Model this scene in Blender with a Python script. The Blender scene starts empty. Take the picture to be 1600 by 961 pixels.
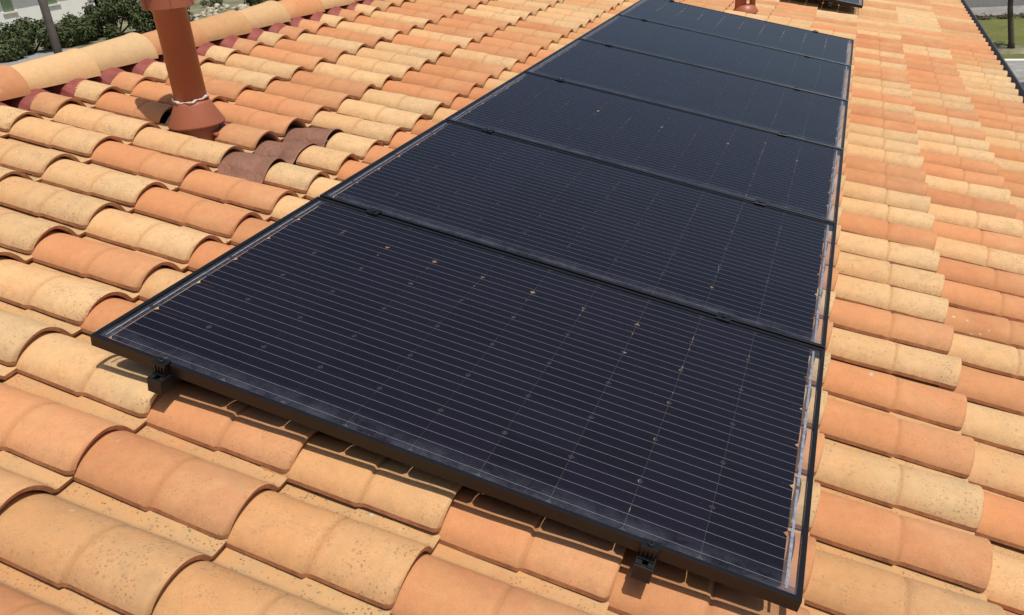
import bpy, math, random
from mathutils import Matrix, Vector, noise as mnoise
S = bpy.context.scene
COL = S.collection
RND = random.Random(7)

# ------------------------------------------------------------------ frames of reference
ROOF_PITCH = math.radians(13)
Z0 = 4.7                                     # height of the panel plane's origin above the ground
ca, sa = math.cos(ROOF_PITCH), math.sin(ROOF_PITCH)
# roof coordinates: u down the slope, v along the ridge, w out of the roof (0 = face of the panels)
MR = Matrix(((ca, 0, sa, 0), (0, 1, 0, 0), (-sa, 0, ca, Z0), (0, 0, 0, 1)))
def RP(u, v, w): return MR @ Vector((u, v, w))

# ------------------------------------------------------------------ camera
cam = bpy.data.cameras.new('camera'); co = bpy.data.objects.new('camera', cam); COL.objects.link(co)
cx = Vector((0.932855, 0.352682, -0.073465)); cy = Vector((0.096197, -0.440385, -0.892641)); cz = Vector((-0.347171, 0.825637, -0.444742))
m = Matrix(((cx.x, -cy.x, -cz.x, 1.59349), (cx.y, -cy.y, -cz.y, -1.24298), (cx.z, -cy.z, -cz.z, 5.55578), (0, 0, 0, 1)))
co.matrix_world = m
cam.sensor_width = 36; cam.lens = 29.51; cam.clip_start = 0.02; cam.clip_end = 3000
S.camera = co

# ------------------------------------------------------------------ sky, sun, exposure
SUN = (MR.to_3x3() @ Vector((0.10, -0.14, 1))).normalized()
W = bpy.data.worlds.new('World'); S.world = W; W.use_nodes = True
nt = W.node_tree; bg = nt.nodes['Background']
sky = nt.nodes.new('ShaderNodeTexSky'); sky.sky_type = 'NISHITA'; sky.sun_disc = False
sky.sun_elevation = math.asin(SUN.z); sky.sun_rotation = math.atan2(SUN.x, SUN.y)
sky.air_density = 1.0; sky.dust_density = 3.0; sky.ozone_density = 1.0
nt.links.new(sky.outputs[0], bg.inputs[0]); bg.inputs[1].default_value = 0.092
sl = bpy.data.lights.new('sun', 'SUN'); so = bpy.data.objects.new('sun', sl); COL.objects.link(so)
sl.energy = 4.2; sl.angle = math.radians(0.53); sl.color = (1.0, 0.95, 0.87)
so.rotation_euler = SUN.to_track_quat('Z', 'Y').to_euler(); so.location = (0, 0, 30)
vs = S.view_settings; vs.view_transform = 'Standard'; vs.look = 'None'; vs.exposure = -0.15; vs.gamma = 1.0; vs.use_curve_mapping = False
S.cycles.max_bounces = 8; S.cycles.transparent_max_bounces = 24

# ------------------------------------------------------------------ helpers
def mat_new(name):
    mt = bpy.data.materials.new(name); mt.use_nodes = True
    n = mt.node_tree.nodes; b = n['Principled BSDF']
    return mt, mt.node_tree, b
def nd(t, typ, **kw):
    n = t.nodes.new(typ)
    for k, v in kw.items(): setattr(n, k, v)
    return n
def ramp(t, src, stops, interp='LINEAR'):
    r = nd(t, 'ShaderNodeValToRGB'); r.color_ramp.interpolation = interp
    e = r.color_ramp.elements
    while len(e) < len(stops): e.new(0.5)
    for i, (p, c) in enumerate(stops):
        e[i].position = p; e[i].color = c if len(c) == 4 else (*c, 1)
    t.links.new(src, r.inputs[0]); return r
def noise(t, vec, scale, detail=3, rough=0.55, dist=0.0):
    n = nd(t, 'ShaderNodeTexNoise'); n.inputs['Scale'].default_value = scale
    n.inputs['Detail'].default_value = detail; n.inputs['Roughness'].default_value = rough
    n.inputs['Distortion'].default_value = dist
    if vec is not None: t.links.new(vec, n.inputs['Vector'])
    return n
def mixc(t, fac, a, b, mode='MIX'):
    x = nd(t, 'ShaderNodeMix', data_type='RGBA', blend_type=mode)
    for s, v in ((0, fac), (6, a), (7, b)):
        if isinstance(v, (int, float)): x.inputs[s].default_value = v
        elif isinstance(v, tuple): x.inputs[s].default_value = v if len(v) == 4 else (*v, 1)
        else: t.links.new(v, x.inputs[s])
    return x.outputs[2]
def math_n(t, op, a, b=None):
    x = nd(t, 'ShaderNodeMath', operation=op)
    for i, v in enumerate((a, b)):
        if v is None: continue
        if isinstance(v, (int, float)): x.inputs[i].default_value = v
        else: t.links.new(v, x.inputs[i])
    return x.outputs[0]
def bump(t, b, h, strength, dist):
    x = nd(t, 'ShaderNodeBump'); x.inputs['Strength'].default_value = strength; x.inputs['Distance'].default_value = dist
    t.links.new(h, x.inputs['Height']); t.links.new(x.outputs[0], b.inputs['Normal'])
def simple(name, col, rough=0.6, var=0.15, scale=6.0, metal=0.0, bmp=0.0, bscale=60, spec=0.5):
    mt, t, b = mat_new(name)
    tc = nd(t, 'ShaderNodeTexCoord')
    n = noise(t, tc.outputs['Object'], scale, 5, 0.6)
    lo = tuple(c * (1 - var) for c in col); hi = tuple(min(1, c * (1 + var)) for c in col)
    r = ramp(t, n.outputs[0], [(0.3, lo), (0.7, hi)])
    t.links.new(r.outputs[0], b.inputs['Base Color'])
    b.inputs['Roughness'].default_value = rough; b.inputs['Metallic'].default_value = metal
    b.inputs['Specular IOR Level'].default_value = spec
    if bmp:
        n2 = noise(t, tc.outputs['Object'], bscale, 4, 0.6); bump(t, b, n2.outputs[0], bmp, 0.01)
    return mt

def mesh(name, verts, faces, mats, smooth=False, midx=None):
    me = bpy.data.meshes.new(name); me.from_pydata([tuple(v) for v in verts], [], faces)
    for mt in (mats if isinstance(mats, (list, tuple)) else [mats]): me.materials.append(mt)
    if smooth: me.polygons.foreach_set('use_smooth', [True] * len(me.polygons))
    if midx: me.polygons.foreach_set('material_index', midx)
    me.update(); return me
def link(name, me, M=None, parent=None):
    o = bpy.data.objects.new(name, me); COL.objects.link(o)
    if M is not None: o.matrix_world = M
    if parent is not None:
        o.parent = parent; o.matrix_parent_inverse = WORLD[parent].inverted()
    WORLD[o] = M if M is not None else Matrix.Identity(4)
    return o
WORLD = {}
def thing(name, label, cat, M, group=None):
    o = link(name, None, M); o.empty_display_size = 0.1
    o['label'] = label; o['category'] = cat
    if group: o['group'] = group
    return o
def tag(o, label, cat, group=None):
    o['label'] = label; o['category'] = cat
    if group: o['group'] = group
    return o
def struct(o, kind='structure'): o['kind'] = kind; return o
class MB:
    def __init__(s): s.v = []; s.f = []; s.m = []
    def add(s, v, f, mi=0):
        k = len(s.v); s.v += [tuple(x) for x in v]; s.f += [tuple(i + k for i in q) for q in f]; s.m += [mi] * len(f); return s
    def box(s, x0, x1, y0, y1, z0, z1, mi=0, bev=0.0):
        if bev:
            b = bev; P = []
            for (z, k) in ((z0, b), (z0 + b, 0), (z1 - b, 0), (z1, b)):
                P += [(x0 + k, y0 + b, z), (x0 + b, y0 + k, z), (x1 - b, y0 + k, z), (x1 - k, y0 + b, z), (x1 - k, y1 - b, z), (x1 - b, y1 - k, z), (x0 + b, y1 - k, z), (x0 + k, y1 - b, z)]
            F = [tuple(reversed(range(8))), tuple(range(24, 32))]
            for r in range(3):
                for i in range(8): F.append((r * 8 + i, r * 8 + (i + 1) % 8, r * 8 + 8 + (i + 1) % 8, r * 8 + 8 + i))
            return s.add(P, F, mi)
        return s.add([(x0, y0, z0), (x1, y0, z0), (x1, y1, z0), (x0, y1, z0), (x0, y0, z1), (x1, y0, z1), (x1, y1, z1), (x0, y1, z1)],
                     [(3, 2, 1, 0), (4, 5, 6, 7), (0, 1, 5, 4), (1, 2, 6, 5), (2, 3, 7, 6), (3, 0, 4, 7)], mi)
    def lathe(s, prof, n=32, c=(0, 0), mi=0, cap0=True, cap1=True, ripple=0.0):
        P = []; F = []
        for (r, z) in prof:
            for i in range(n):
                a = 2 * math.pi * i / n; P.append((c[0] + r * math.cos(a), c[1] + r * math.sin(a), z))
        for k in range(len(prof) - 1):
            for i in range(n):
                j = (i + 1) % n; F.append((k * n + i, k * n + j, (k + 1) * n + j, (k + 1) * n + i))
        if cap0: F.append(tuple(reversed(range(n))))
        if cap1: F.append(tuple(range((len(prof) - 1) * n, len(prof) * n)))
        return s.add(P, F, mi)
    def tube(s, pts, rads, n=10, mi=0):
        P = []; F = []
        for k, p in enumerate(pts):
            p = Vector(p); q = Vector(pts[min(k + 1, len(pts) - 1)]) - Vector(pts[max(k - 1, 0)])
            d = q.normalized(); a = d.orthogonal().normalized() if abs(d.z) < 0.9 else Vector((1, 0, 0)); b = d.cross(a).normalized(); a = b.cross(d).normalized()
            for i in range(n):
                t = 2 * math.pi * i / n; P.append(p + (a * math.cos(t) + b * math.sin(t)) * rads[k])
        for k in range(len(pts) - 1):
            for i in range(n):
                j = (i + 1) % n; F.append((k * n + i, k * n + j, (k + 1) * n + j, (k + 1) * n + i))
        F.append(tuple(reversed(range(n)))); F.append(tuple(range((len(pts) - 1) * n, len(pts) * n)))
        return s.add(P, F, mi)
    def mesh(s, name, mats, smooth=False):
        return mesh(name, s.v, s.f, mats, smooth, s.m)

# ------------------------------------------------------------------ roof tile material
def tile_material(name, from_attr, plain=False):
    mt, t, b = mat_new(name)
    tc = nd(t, 'ShaderNodeTexCoord'); oi = nd(t, 'ShaderNodeObjectInfo')
    if from_attr:
        at = nd(t, 'ShaderNodeAttribute', attribute_name='tint'); col = at.outputs['Color']; alpha = at.outputs['Alpha']
        vec = tc.outputs['Object']
    else:
        col = oi.outputs['Color']; alpha = oi.outputs['Alpha']
        off = nd(t, 'ShaderNodeVectorMath', operation='MULTIPLY_ADD')
        cmb = nd(t, 'ShaderNodeCombineXYZ')
        for i in range(3): t.links.new(oi.outputs['Random'], cmb.inputs[i])
        t.links.new(cmb.outputs[0], off.inputs[0]); off.inputs[1].default_value = (91, 57, 33)
        t.links.new(tc.outputs['Object'], off.inputs[2]); vec = off.outputs[0]
    # broad firing tone, blotches, sandy grain
    n1 = noise(t, vec, 7, 4, 0.6, 0.4)
    c1 = mixc(t, ramp(t, n1.outputs[0], [(0.35, (0, 0, 0)), (0.68, (1, 1, 1))]).outputs[0], col, mixc(t, 0.38, col, (0.66, 0.40, 0.20)))
    n2 = noise(t, vec, 34, 5, 0.7)
    c2 = mixc(t, 1.0, c1, ramp(t, n2.outputs[0], [(0.25, (0.90, 0.89, 0.88)), (0.75, (1.07, 1.06, 1.05))]).outputs[0], 'MULTIPLY')
    n3 = noise(t, vec, 330, 3, 0.7)
    c3 = mixc(t, 1.0, c2, ramp(t, n3.outputs[0], [(0.3, (0.90, 0.89, 0.88)), (0.7, (1.07, 1.07, 1.07))]).outputs[0], 'MULTIPLY')
    if not from_attr and not plain:
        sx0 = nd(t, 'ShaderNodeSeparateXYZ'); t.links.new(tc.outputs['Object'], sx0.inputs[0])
        pm = nd(t, 'ShaderNodeMapRange'); pm.inputs[1].default_value = 0.166; pm.inputs[2].default_value = 0.190; t.links.new(sx0.outputs[1], pm.inputs[0])
        c3 = mixc(t, math_n(t, 'MULTIPLY', pm.outputs[0], ramp(t, n2.outputs[0], [(0.3, (.40, .40, .40)), (0.65, (.90, .90, .90))]).outputs[0]), c3, (0.54, 0.325, 0.150))
    if not from_attr and not plain:
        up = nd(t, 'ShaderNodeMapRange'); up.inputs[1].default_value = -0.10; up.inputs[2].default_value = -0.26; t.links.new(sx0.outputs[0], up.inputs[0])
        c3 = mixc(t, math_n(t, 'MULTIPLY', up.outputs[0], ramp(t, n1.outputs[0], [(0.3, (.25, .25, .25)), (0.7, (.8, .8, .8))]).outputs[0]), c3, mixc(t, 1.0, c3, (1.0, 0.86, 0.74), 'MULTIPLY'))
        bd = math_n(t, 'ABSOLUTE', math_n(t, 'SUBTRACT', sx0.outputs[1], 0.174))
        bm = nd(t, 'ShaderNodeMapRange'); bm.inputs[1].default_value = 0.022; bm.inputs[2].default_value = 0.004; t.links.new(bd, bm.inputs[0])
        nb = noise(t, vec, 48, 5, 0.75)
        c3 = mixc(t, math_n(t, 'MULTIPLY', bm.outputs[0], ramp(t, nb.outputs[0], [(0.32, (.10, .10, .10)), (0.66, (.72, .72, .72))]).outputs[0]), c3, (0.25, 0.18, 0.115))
        ed = nd(t, 'ShaderNodeMapRange'); ed.inputs[1].default_value = 0.030; ed.inputs[2].default_value = 0.0; t.links.new(sx0.outputs[1], ed.inputs[0])
        c3 = mixc(t, math_n(t, 'MULTIPLY', ed.outputs[0], ramp(t, nb.outputs[0], [(0.35, (0, 0, 0)), (0.65, (.55, .55, .55))]).outputs[0]), c3, (0.34, 0.20, 0.10))
    # grey-green weathering towards the lower end and the channel
    n4 = noise(t, vec, 16, 5, 0.72, 0.6)
    if not from_attr and not plain:
        sx = nd(t, 'ShaderNodeSeparateXYZ'); t.links.new(tc.outputs['Object'], sx.inputs[0])
        endm = nd(t, 'ShaderNodeMapRange'); endm.inputs[1].default_value = -0.22; endm.inputs[2].default_value = 0.0; t.links.new(sx.outputs[0], endm.inputs[0])
        chm = nd(t, 'ShaderNodeMapRange'); chm.inputs[1].default_value = 0.10; chm.inputs[2].default_value = 0.17; t.links.new(sx.outputs[1], chm.inputs[0])
        mask = math_n(t, 'MAXIMUM', math_n(t, 'MULTIPLY', endm.outputs[0], 0.75), chm.outputs[0])
    else: mask = 0.4
    w0 = math_n(t, 'ADD', math_n(t, 'MULTIPLY', mask, 0.7), 0.3)
    w = math_n(t, 'MULTIPLY', w0, alpha if (from_attr or plain) else math_n(t, 'MAXIMUM', alpha, math_n(t, 'MULTIPLY', pm.outputs[0], 0.6)))
    wm = math_n(t, 'MULTIPLY', w, ramp(t, n4.outputs[0], [(0.42, (0, 0, 0)), (0.66, (1, 1, 1))]).outputs[0])
    c4 = mixc(t, math_n(t, 'MULTIPLY', wm, 0.66), c3, (0.40, 0.285, 0.155))
    if not from_attr and not plain:
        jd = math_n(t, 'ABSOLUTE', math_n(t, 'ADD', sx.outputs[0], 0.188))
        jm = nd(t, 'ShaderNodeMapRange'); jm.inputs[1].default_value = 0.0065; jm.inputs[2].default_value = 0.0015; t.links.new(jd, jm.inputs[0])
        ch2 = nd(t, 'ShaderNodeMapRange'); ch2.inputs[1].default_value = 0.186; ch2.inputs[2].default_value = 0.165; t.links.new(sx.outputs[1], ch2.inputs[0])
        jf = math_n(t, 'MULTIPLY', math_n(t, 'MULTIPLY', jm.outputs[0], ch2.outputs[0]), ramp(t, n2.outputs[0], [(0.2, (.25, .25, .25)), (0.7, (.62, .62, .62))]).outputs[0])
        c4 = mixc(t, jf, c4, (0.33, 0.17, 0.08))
    ns = noise(t, vec, 11, 6, 0.72, 1.2)
    st = math_n(t, 'MULTIPLY', ramp(t, ns.outputs[0], [(0.56, (0, 0, 0)), (0.70, (1, 1, 1))]).outputs[0], math_n(t, 'MULTIPLY', alpha, 0.38))
    c4 = mixc(t, st, c4, (0.27, 0.175, 0.10))
    # dark lichen specks
    vo = nd(t, 'ShaderNodeTexVoronoi'); vo.inputs['Scale'].default_value = 120; vo.inputs['Randomness'].default_value = 1.0; 
    nv_ = noise(t, vec, 200, 2, 0.6); va = nd(t, 'ShaderNodeVectorMath', operation='MULTIPLY_ADD'); t.links.new(nv_.outputs['Color'], va.inputs[0]); va.inputs[1].default_value = (.005, .005, .005); t.links.new(vec, va.inputs[2])
    t.links.new(va.outputs[0], vo.inputs['Vector'])
    sp = ramp(t, vo.outputs['Distance'], [(0.18, (1, 1, 1)), (0.36, (0, 0, 0))])
    n5 = noise(t, vec, 26, 3, 0.6)
    gate = ramp(t, n5.outputs[0], [(0.44, (0, 0, 0)), (0.58, (1, 1, 1))])
    sm = math_n(t, 'MULTIPLY', math_n(t, 'MULTIPLY', sp.outputs[0], gate.outputs[0]), w)
    c5 = mixc(t, math_n(t, 'MULTIPLY', sm, 0.95), c4, (0.14, 0.09, 0.05))
    vo3 = nd(t, 'ShaderNodeTexVoronoi'); vo3.inputs['Scale'].default_value = 47; t.links.new(va.outputs[0], vo3.inputs['Vector'])
    g3 = noise(t, vec, 9, 2, 0.5)
    sm3 = math_n(t, 'MULTIPLY', math_n(t, 'MULTIPLY', ramp(t, vo3.outputs['Distance'], [(0.10, (1, 1, 1)), (0.24, (0, 0, 0))]).outputs[0], ramp(t, g3.outputs[0], [(0.50, (0, 0, 0)), (0.60, (1, 1, 1))]).outputs[0]), alpha)
    c5 = mixc(t, math_n(t, 'MULTIPLY', sm3, 0.5), c5, (0.20, 0.12, 0.065))
    # pale lichen rosettes, rare
    vo2 = nd(t, 'ShaderNodeTexVoronoi'); vo2.inputs['Scale'].default_value = 30; t.links.new(vec, vo2.inputs['Vector'])
    n6 = noise(t, vec, 90, 4, 0.7)
    d2 = math_n(t, 'ADD', vo2.outputs['Distance'], math_n(t, 'MULTIPLY', n6.outputs[0], 0.35))
    pl = ramp(t, d2, [(0.30, (1, 1, 1)), (0.36, (0, 0, 0))])
    n7 = noise(t, vec, 5.5, 2, 0.5); g7 = ramp(t, n7.outputs[0], [(0.66, (0, 0, 0)), (0.69, (1, 1, 1))])
    c6 = mixc(t, math_n(t, 'MULTIPLY', math_n(t, 'MULTIPLY', pl.outputs[0], g7.outputs[0]), 0.8), c5, (0.52, 0.50, 0.38))
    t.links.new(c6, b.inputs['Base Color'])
    b.inputs['Roughness'].default_value = 0.85; b.inputs['Specular IOR Level'].default_value = 0.25
    h = math_n(t, 'ADD', math_n(t, 'MULTIPLY', n3.outputs[0], 0.5), math_n(t, 'MULTIPLY', n2.outputs[0], 1.2))
    h = math_n(t, 'SUBTRACT', h, math_n(t, 'MULTIPLY', sp.outputs[0], math_n(t, 'MULTIPLY', gate.outputs[0], 0.5)))
    bump(t, b, h, 0.5, 0.0012)
    return mt
M_TILE = tile_material('roof_clay', False)
M_TILE_S = tile_material('roof_clay_far', True)
M_RIDGE = tile_material('ridge_clay', False, True)

M_EDGE = simple('fired_clay_edge', (0.43, 0.205, 0.105), 0.85, 0.35, 25, bmp=0.4, bscale=300)
def tint(kind):
    if kind == 'c':   base = (0.675, 0.452, 0.238); al = RND.uniform(0.65, 1.0)
    elif kind == 'm': base = (0.595, 0.330, 0.152); al = RND.uniform(0.5, 0.9)
    else:             base = (0.580, 0.262, 0.122); al = RND.uniform(0.10, 0.45)
    k = RND.uniform(0.86, 1.06); h = RND.uniform(-0.05, 0.04)
    return (base[0] * k, base[1] * (k + h), base[2] * (k + 1.5 * h), al)

# ------------------------------------------------------------------ roof tile shape
def prof(y):
    if y <= 0.086:
        q = max(0.0, 1 - ((y - 0.086) / 0.0895) ** 2); return 0.006 + 0.060 * q ** 0.52
    z = 0.0
    if y < 0.185: z = 0.066 * max(0.0, 1 - ((y - 0.086) / 0.099) ** 2) ** 0.80
    p = 0.005 + 0.003 * (max(0, y - 0.178) / 0.08) ** 2
    k = 0.010; h = max(0.0, k - abs(z - p)) / k          # small fillet where barrel meets channel
    return max(z, p) + h * h * k * 0.25
LIFT = 0.020
GROOVE = {-0.014: -0.0006, -0.005: 0.0004, -0.001: 0.0035, 0.003: 0.0038, 0.008: 0.0008}
def tile_mesh(name, x_up, x_dn, seed, lite=False, mat=None, thick=0.0115):
    r = random.Random(seed); ph = [r.uniform(0, 6.28) for _ in range(4)]
    joint = -0.190
    if lite: ys = [0, 0.012, 0.04, 0.072, 0.115, 0.15, 0.174, 0.190, 0.245]
    else: ys = [0, 0.003, 0.009, 0.018, 0.03, 0.045, 0.06, 0.075, 0.09, 0.104, 0.118, 0.134, 0.148, 0.160, 0.169, 0.176, 0.182, 0.190, 0.22, 0.25]
    xs = [x_up]
    for x in ([-0.30, joint - 0.005, joint + 0.002, -0.10, -0.012] if lite else [-0.38, -0.29, joint - 0.014, joint - 0.005, joint - 0.001, joint + 0.003, joint + 0.008, joint + 0.02, -0.10, -0.05, -0.025, -0.014, -0.007, -0.003]):
        if x_up + 0.004 < x < x_dn - 0.0005: xs.append(x)
    xs.append(x_dn)
    def scale(x):
        if x < joint - 0.002: return 0.935 + 0.065 * (x + 0.44) / (0.44 + joint)
        return 0.935 + 0.065 * (x - joint) / (-joint)
    def pt(x, y, off=0.0):
        s = scale(x); e = (1 - s) * 0.13
        d = x_dn - x
        if d < 0.018: e += 0.018 - math.sqrt(max(0, 0.018 ** 2 - (0.018 - d) ** 2))
        yy = y if y > 0.185 else e + y * (1 - e / 0.185)
        z = 0.005 + (prof(y) - 0.005) * s
        wob = 0.0012 * (math.sin(9 * x + ph[0]) + math.sin(31 * y + ph[1])) + 0.0007 * math.sin(47 * x + 20 * y + ph[2])
        z += wob
        if y < 0.185: z -= GROOVE.get(round(x - joint, 4), 0) * min(1, (0.189 - y) / 0.03)
        if d < 0.004 and not off: z -= 0.0025 * (1 - d / 0.004)
        z += LIFT * x / 0.38
        if off:
            # inward offset along the profile normal
            h = 0.002; sl = (prof(min(y + h, 0.25)) - prof(max(y - h, 0))) / (min(y + h, 0.25) - max(y - h, 0)) if y > 0.004 else 0
            sl = max(-2.0, min(2.2, sl)); L = math.sqrt(1 + sl * sl)
            if y <= 0.004: z -= off
            else: yy += off * sl / L * (1 if y > 0.02 else y / 0.02); z -= off / L
        return (x, yy, z)
    V = []; F = []; ny = len(ys); nx = len(xs)
    for x in xs:
        for y in ys: V.append(pt(x, y))
    for i in range(nx - 1):
        for k in range(ny - 1): F.append((i * ny + k, (i + 1) * ny + k, (i + 1) * ny + k + 1, i * ny + k + 1))
    nt_ = len(F)
    rim = []
    b0 = len(V)
    # lower shell (its rim vertices are its own, so the edges stay crisp)
    xi = xs if not lite else [xs[0], xs[-1]]
    xi = [min(x, x_dn - 0.001) for x in xi]
    if not lite:
        for x in xi:
            for y in ys: V.append(pt(x, y, thick))
        for i in range(nx - 1):
            for k in range(ny - 1): F.append((b0 + i * ny + k, b0 + i * ny + k + 1, b0 + (i + 1) * ny + k + 1, b0 + (i + 1) * ny + k))
        # rim strips: lower end and near side, with duplicated vertices
        e0 = len(V); V += [V[(nx - 1) * ny + k] for k in range(ny)] + [V[b0 + (nx - 1) * ny + k] for k in range(ny)]
        for k in range(ny - 1): rim.append(len(F)); F.append((e0 + k, e0 + ny + k, e0 + ny + k + 1, e0 + k + 1))
        s0 = len(V); V += [V[i * ny] for i in range(nx)] + [V[b0 + i * ny] for i in range(nx)]
        for i in range(nx - 1): rim.append(len(F)); F.append((s0 + i, s0 + nx + i, s0 + nx + i + 1, s0 + i + 1))
    else:
        e0 = len(V)
        V += [V[(nx - 1) * ny + k] for k in range(ny)] + [(V[(nx - 1) * ny + k][0], V[(nx - 1) * ny + k][1], V[(nx - 1) * ny + k][2] - thick) for k in range(ny)]
        for k in range(ny - 1): rim.append(len(F)); F.append((e0 + k, e0 + ny + k, e0 + ny + k + 1, e0 + k + 1))
        s0 = len(V); V += [V[i * ny] for i in range(nx)] + [(V[i * ny][0], V[i * ny][1] + 0.001, V[i * ny][2] - thick) for i in range(nx)]
        for i in range(nx - 1): rim.append(len(F)); F.append((s0 + i, s0 + nx + i, s0 + nx + i + 1, s0 + i + 1))
    mi = [0] * len(F)
    for q in rim: mi[q] = 1
    if mat is None: return V, F, mi
    return mesh(name, V, F, [mat, M_EDGE], True, mi)

# tile lattice read from the courses
UI = {3: 3.05, 2: 2.86, 1: 2.468, 0: 2.073, -1: 1.69, -2: 1.312, -3: .94, -4: .568, -5: .183, -6: -.205, -7: -.59, -8: -.987, -9: -1.375}
VJ = {-4: -.488, -3: -.27, -2: -.052, -1: .161, 0: .365, 1: .576, 2: .786, 3: 1.008, 4: 1.224, 5: 1.445, 6: 1.653, 7: 1.87, 8: 2.087, 9: 2.303, 10: 2.514, 11: 2.736, 12: 2.943, 13: 3.151, 14: 3.372}
for j in range(15, 66): VJ[j] = 3.372 + .2156 * (j - 14)
for j in range(-5, -9, -1): VJ[j] = -.488 + .2156 * (j + 4)
W_TILE = -0.152
# colours seen tile by tile: course i -> string over columns j starting at j0
COLS = {0: (-2, 'mm' 'o' 'c' 'oo' 'c' 'o' 'ccc' 'o' 'cc' 'oo' 'ccc' 'oo' 'c' 'o' 'cc' 'oo' 'c' 'o' 'c' 'oo'),
        1: (0, 'cocco' 'coo' 'o' 'c' 'o' 'c' 'o' 'c' 'oo' 'cc' 'o' 'c' 'o' 'ccoo'),
        2: (6, 'cococcoc' 'oococcoo'),
        -1: (-2, 'oococcoc' 'ooccoc'), -2: (-2, 'ocoomcoc' 'ocooco'), -3: (-4, 'mmmcococ' 'occooc'),
        -4: (-4, 'mooccoco' 'cocooc'), -5: (-4, 'mococoo' 'cc' 'oooo' 'c' 'oocc' 'oo'),
        -6: (-3, 'ccccooccccccccooocoo' ), -7: (-2, 'mccccocoooooccccocooco'),
        -8: (0, 'cccccoooccoocococo'), -9: (2, 'ccocoococococoocoo')}
COLS[-6] = (-3, 'ccco' 'coo' 'ccc' 'cccc' 'ooo' 'ococ')
COLS[-6] = (-3, 'ccc' 'o' 'c' 'o' 'o' 'ccc' 'c' 'c' 'c' 'oooocoo')
COLS[-7] = (-2, 'mccccocoooooccccocoocooc')
COLS[-7] = (-2, 'mc' 'c' 'c' 'c' 'o' 'c' 'o' 'o' 'o' 'o' 'o' 'c' 'c' 'c' 'c' 'o' 'c' 'o' 'o')
COLS[-8] = (0, 'c' 'c' 'c' 'c' 'c' 'o' 'o' 'o' 'c' 'c' 'o' 'o' 'c' 'o' 'c' 'o' 'c' 'o')
COLS[-9] = (2, 'c' 'c' 'o' 'c' 'o' 'c' 'o' 'c' 'o' 'c' 'o' 'o' 'c' 'o' 'c')
def kind_of(i, j):
    if i in COLS:
        j0, s = COLS[i]
        if 0 <= j - j0 < len(s): return s[j - j0]
    r = random.Random(i * 977 + j * 31 + 5).random()
    return 'c' if r < 0.42 else ('m' if r < 0.62 else 'o')

# ------------------------------------------------------------------ the house
HOUSE = thing('house', 'house whose cream and orange clay tile roof carries the solar panels', 'house', Matrix.Translation((0.5, 6, 0)))
M_WALL = simple('render_wall', (0.62, 0.50, 0.38), 0.9, 0.08, 2, bmp=0.3, bscale=40)
M_DECK = simple('roof_deck', (0.16, 0.10, 0.07), 0.9, 0.2, 5)
V_A, V_B = -1.9, 17.2
mb = MB()
U_R = -1.66
rx, rz = RP(U_R, 0, -0.20).x, RP(U_R, 0, -0.20).z
ex, ez = RP(2.86, 0, -0.20).x, RP(2.86, 0, -0.20).z
lx, lz = 2 * rx - ex, ez
P = []
for y in (V_A + 0.05, V_B - 0.05):
    P += [(rx, y, rz), (ex, y, ez), (ex, y, ez - 0.10), (rx, y, rz - 0.12), (lx, y, lz - 0.10), (lx, y, lz)]
F = [(0, 1, 7, 6), (1, 2, 8, 7), (2, 3, 9, 8), (3, 4, 10, 9), (4, 5, 11, 10), (5, 0, 6, 11), (5, 4, 3, 2, 1, 0), (6, 7, 8, 9, 10, 11)]
ROOF = link('roof', mesh('roof', P, F, M_DECK), Matrix.Identity(4), HOUSE)
# far slope beyond the ridge: one ribbed clay sheet, out of sight from here
mb = MB(); nseg = 0
yy = [V_A + k * 0.036 for k in range(int((V_B - V_A) / 0.036) + 1)]
vv = []
for y in yy:
    z = prof((y % 0.216)) + 0.0
    for (x, zz) in ((rx - 0.02, rz + 0.03), (lx, lz + 0.02)): vv.append((x, y, zz + z))
mb.add(vv, [(2 * k, 2 * k + 2, 2 * k + 3, 2 * k + 1) for k in range(len(yy) - 1)])
M_PLAINCLAY = simple('plain_clay', (0.55, 0.33, 0.17), 0.85, 0.25, 3, bmp=0.3)
o = link('rear_roof_slope', mb.mesh('rear_roof_slope', M_PLAINCLAY, True), Matrix.Identity(4), ROOF); o['kind'] = 'stuff'
wx0, wx1 = lx + 0.45, ex - 0.45
mb = MB()
P = []
for y in (V_A + 0.35, V_B - 0.35):
    P += [(wx0, y, 0), (wx1, y, 0), (wx1, y, ez - 0.13 + 0.45 * math.tan(ROOF_PITCH)), (rx, y, rz - 0.14), (wx0, y, ez - 0.13 + 0.45 * math.tan(ROOF_PITCH))]
mb.add(P, [(4, 3, 2, 1, 0), (5, 6, 7, 8, 9), (1, 2, 7, 6), (0, 5, 9, 4)])
link('wall', mb.mesh('wall', M_WALL), Matrix.Identity(4), HOUSE)

MESHES = [tile_mesh('roof_tile', -0.44, 0.0, s, mat=M_TILE) for s in range(5)]
M_HALF = tile_mesh('roof_tile_half', -0.187, 0.0, 11, mat=M_TILE)
M_CUT = tile_mesh('roof_tile_cut', -0.20, 0.0, 12, mat=M_TILE)
LITE = [tile_mesh('l', -0.42, 0.0, s, lite=True) for s in range(4)]
LITE_CUT = tile_mesh('l', -0.20, 0.0, 3, lite=True)
CAMW = co.matrix_world.inverted()
def shown(u, v):
    p = CAMW @ RP(u, v, -0.1)
    if p.z > -0.3: return None
    d = -p.z; sx = p.x / d * 1312 + 800; sy = -p.y / d * 1312 + 480
    if -130 < sx < 1730 and -60 < sy < 1090:
        hid = 0.15 < u < 1.5 and 0.12 < v < 5.75
        return d * (6 if hid else 1)
    return None
slots = []
for j in range(-8, 66):
    for i in range(-9, 3):
        if i == -9: pass
        slots.append((i, j, UI[i], VJ[j]))
skip = set()
M_SHORT = tile_mesh('roof_tile_short', -0.44, -0.068, 15, mat=M_TILE)
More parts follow.
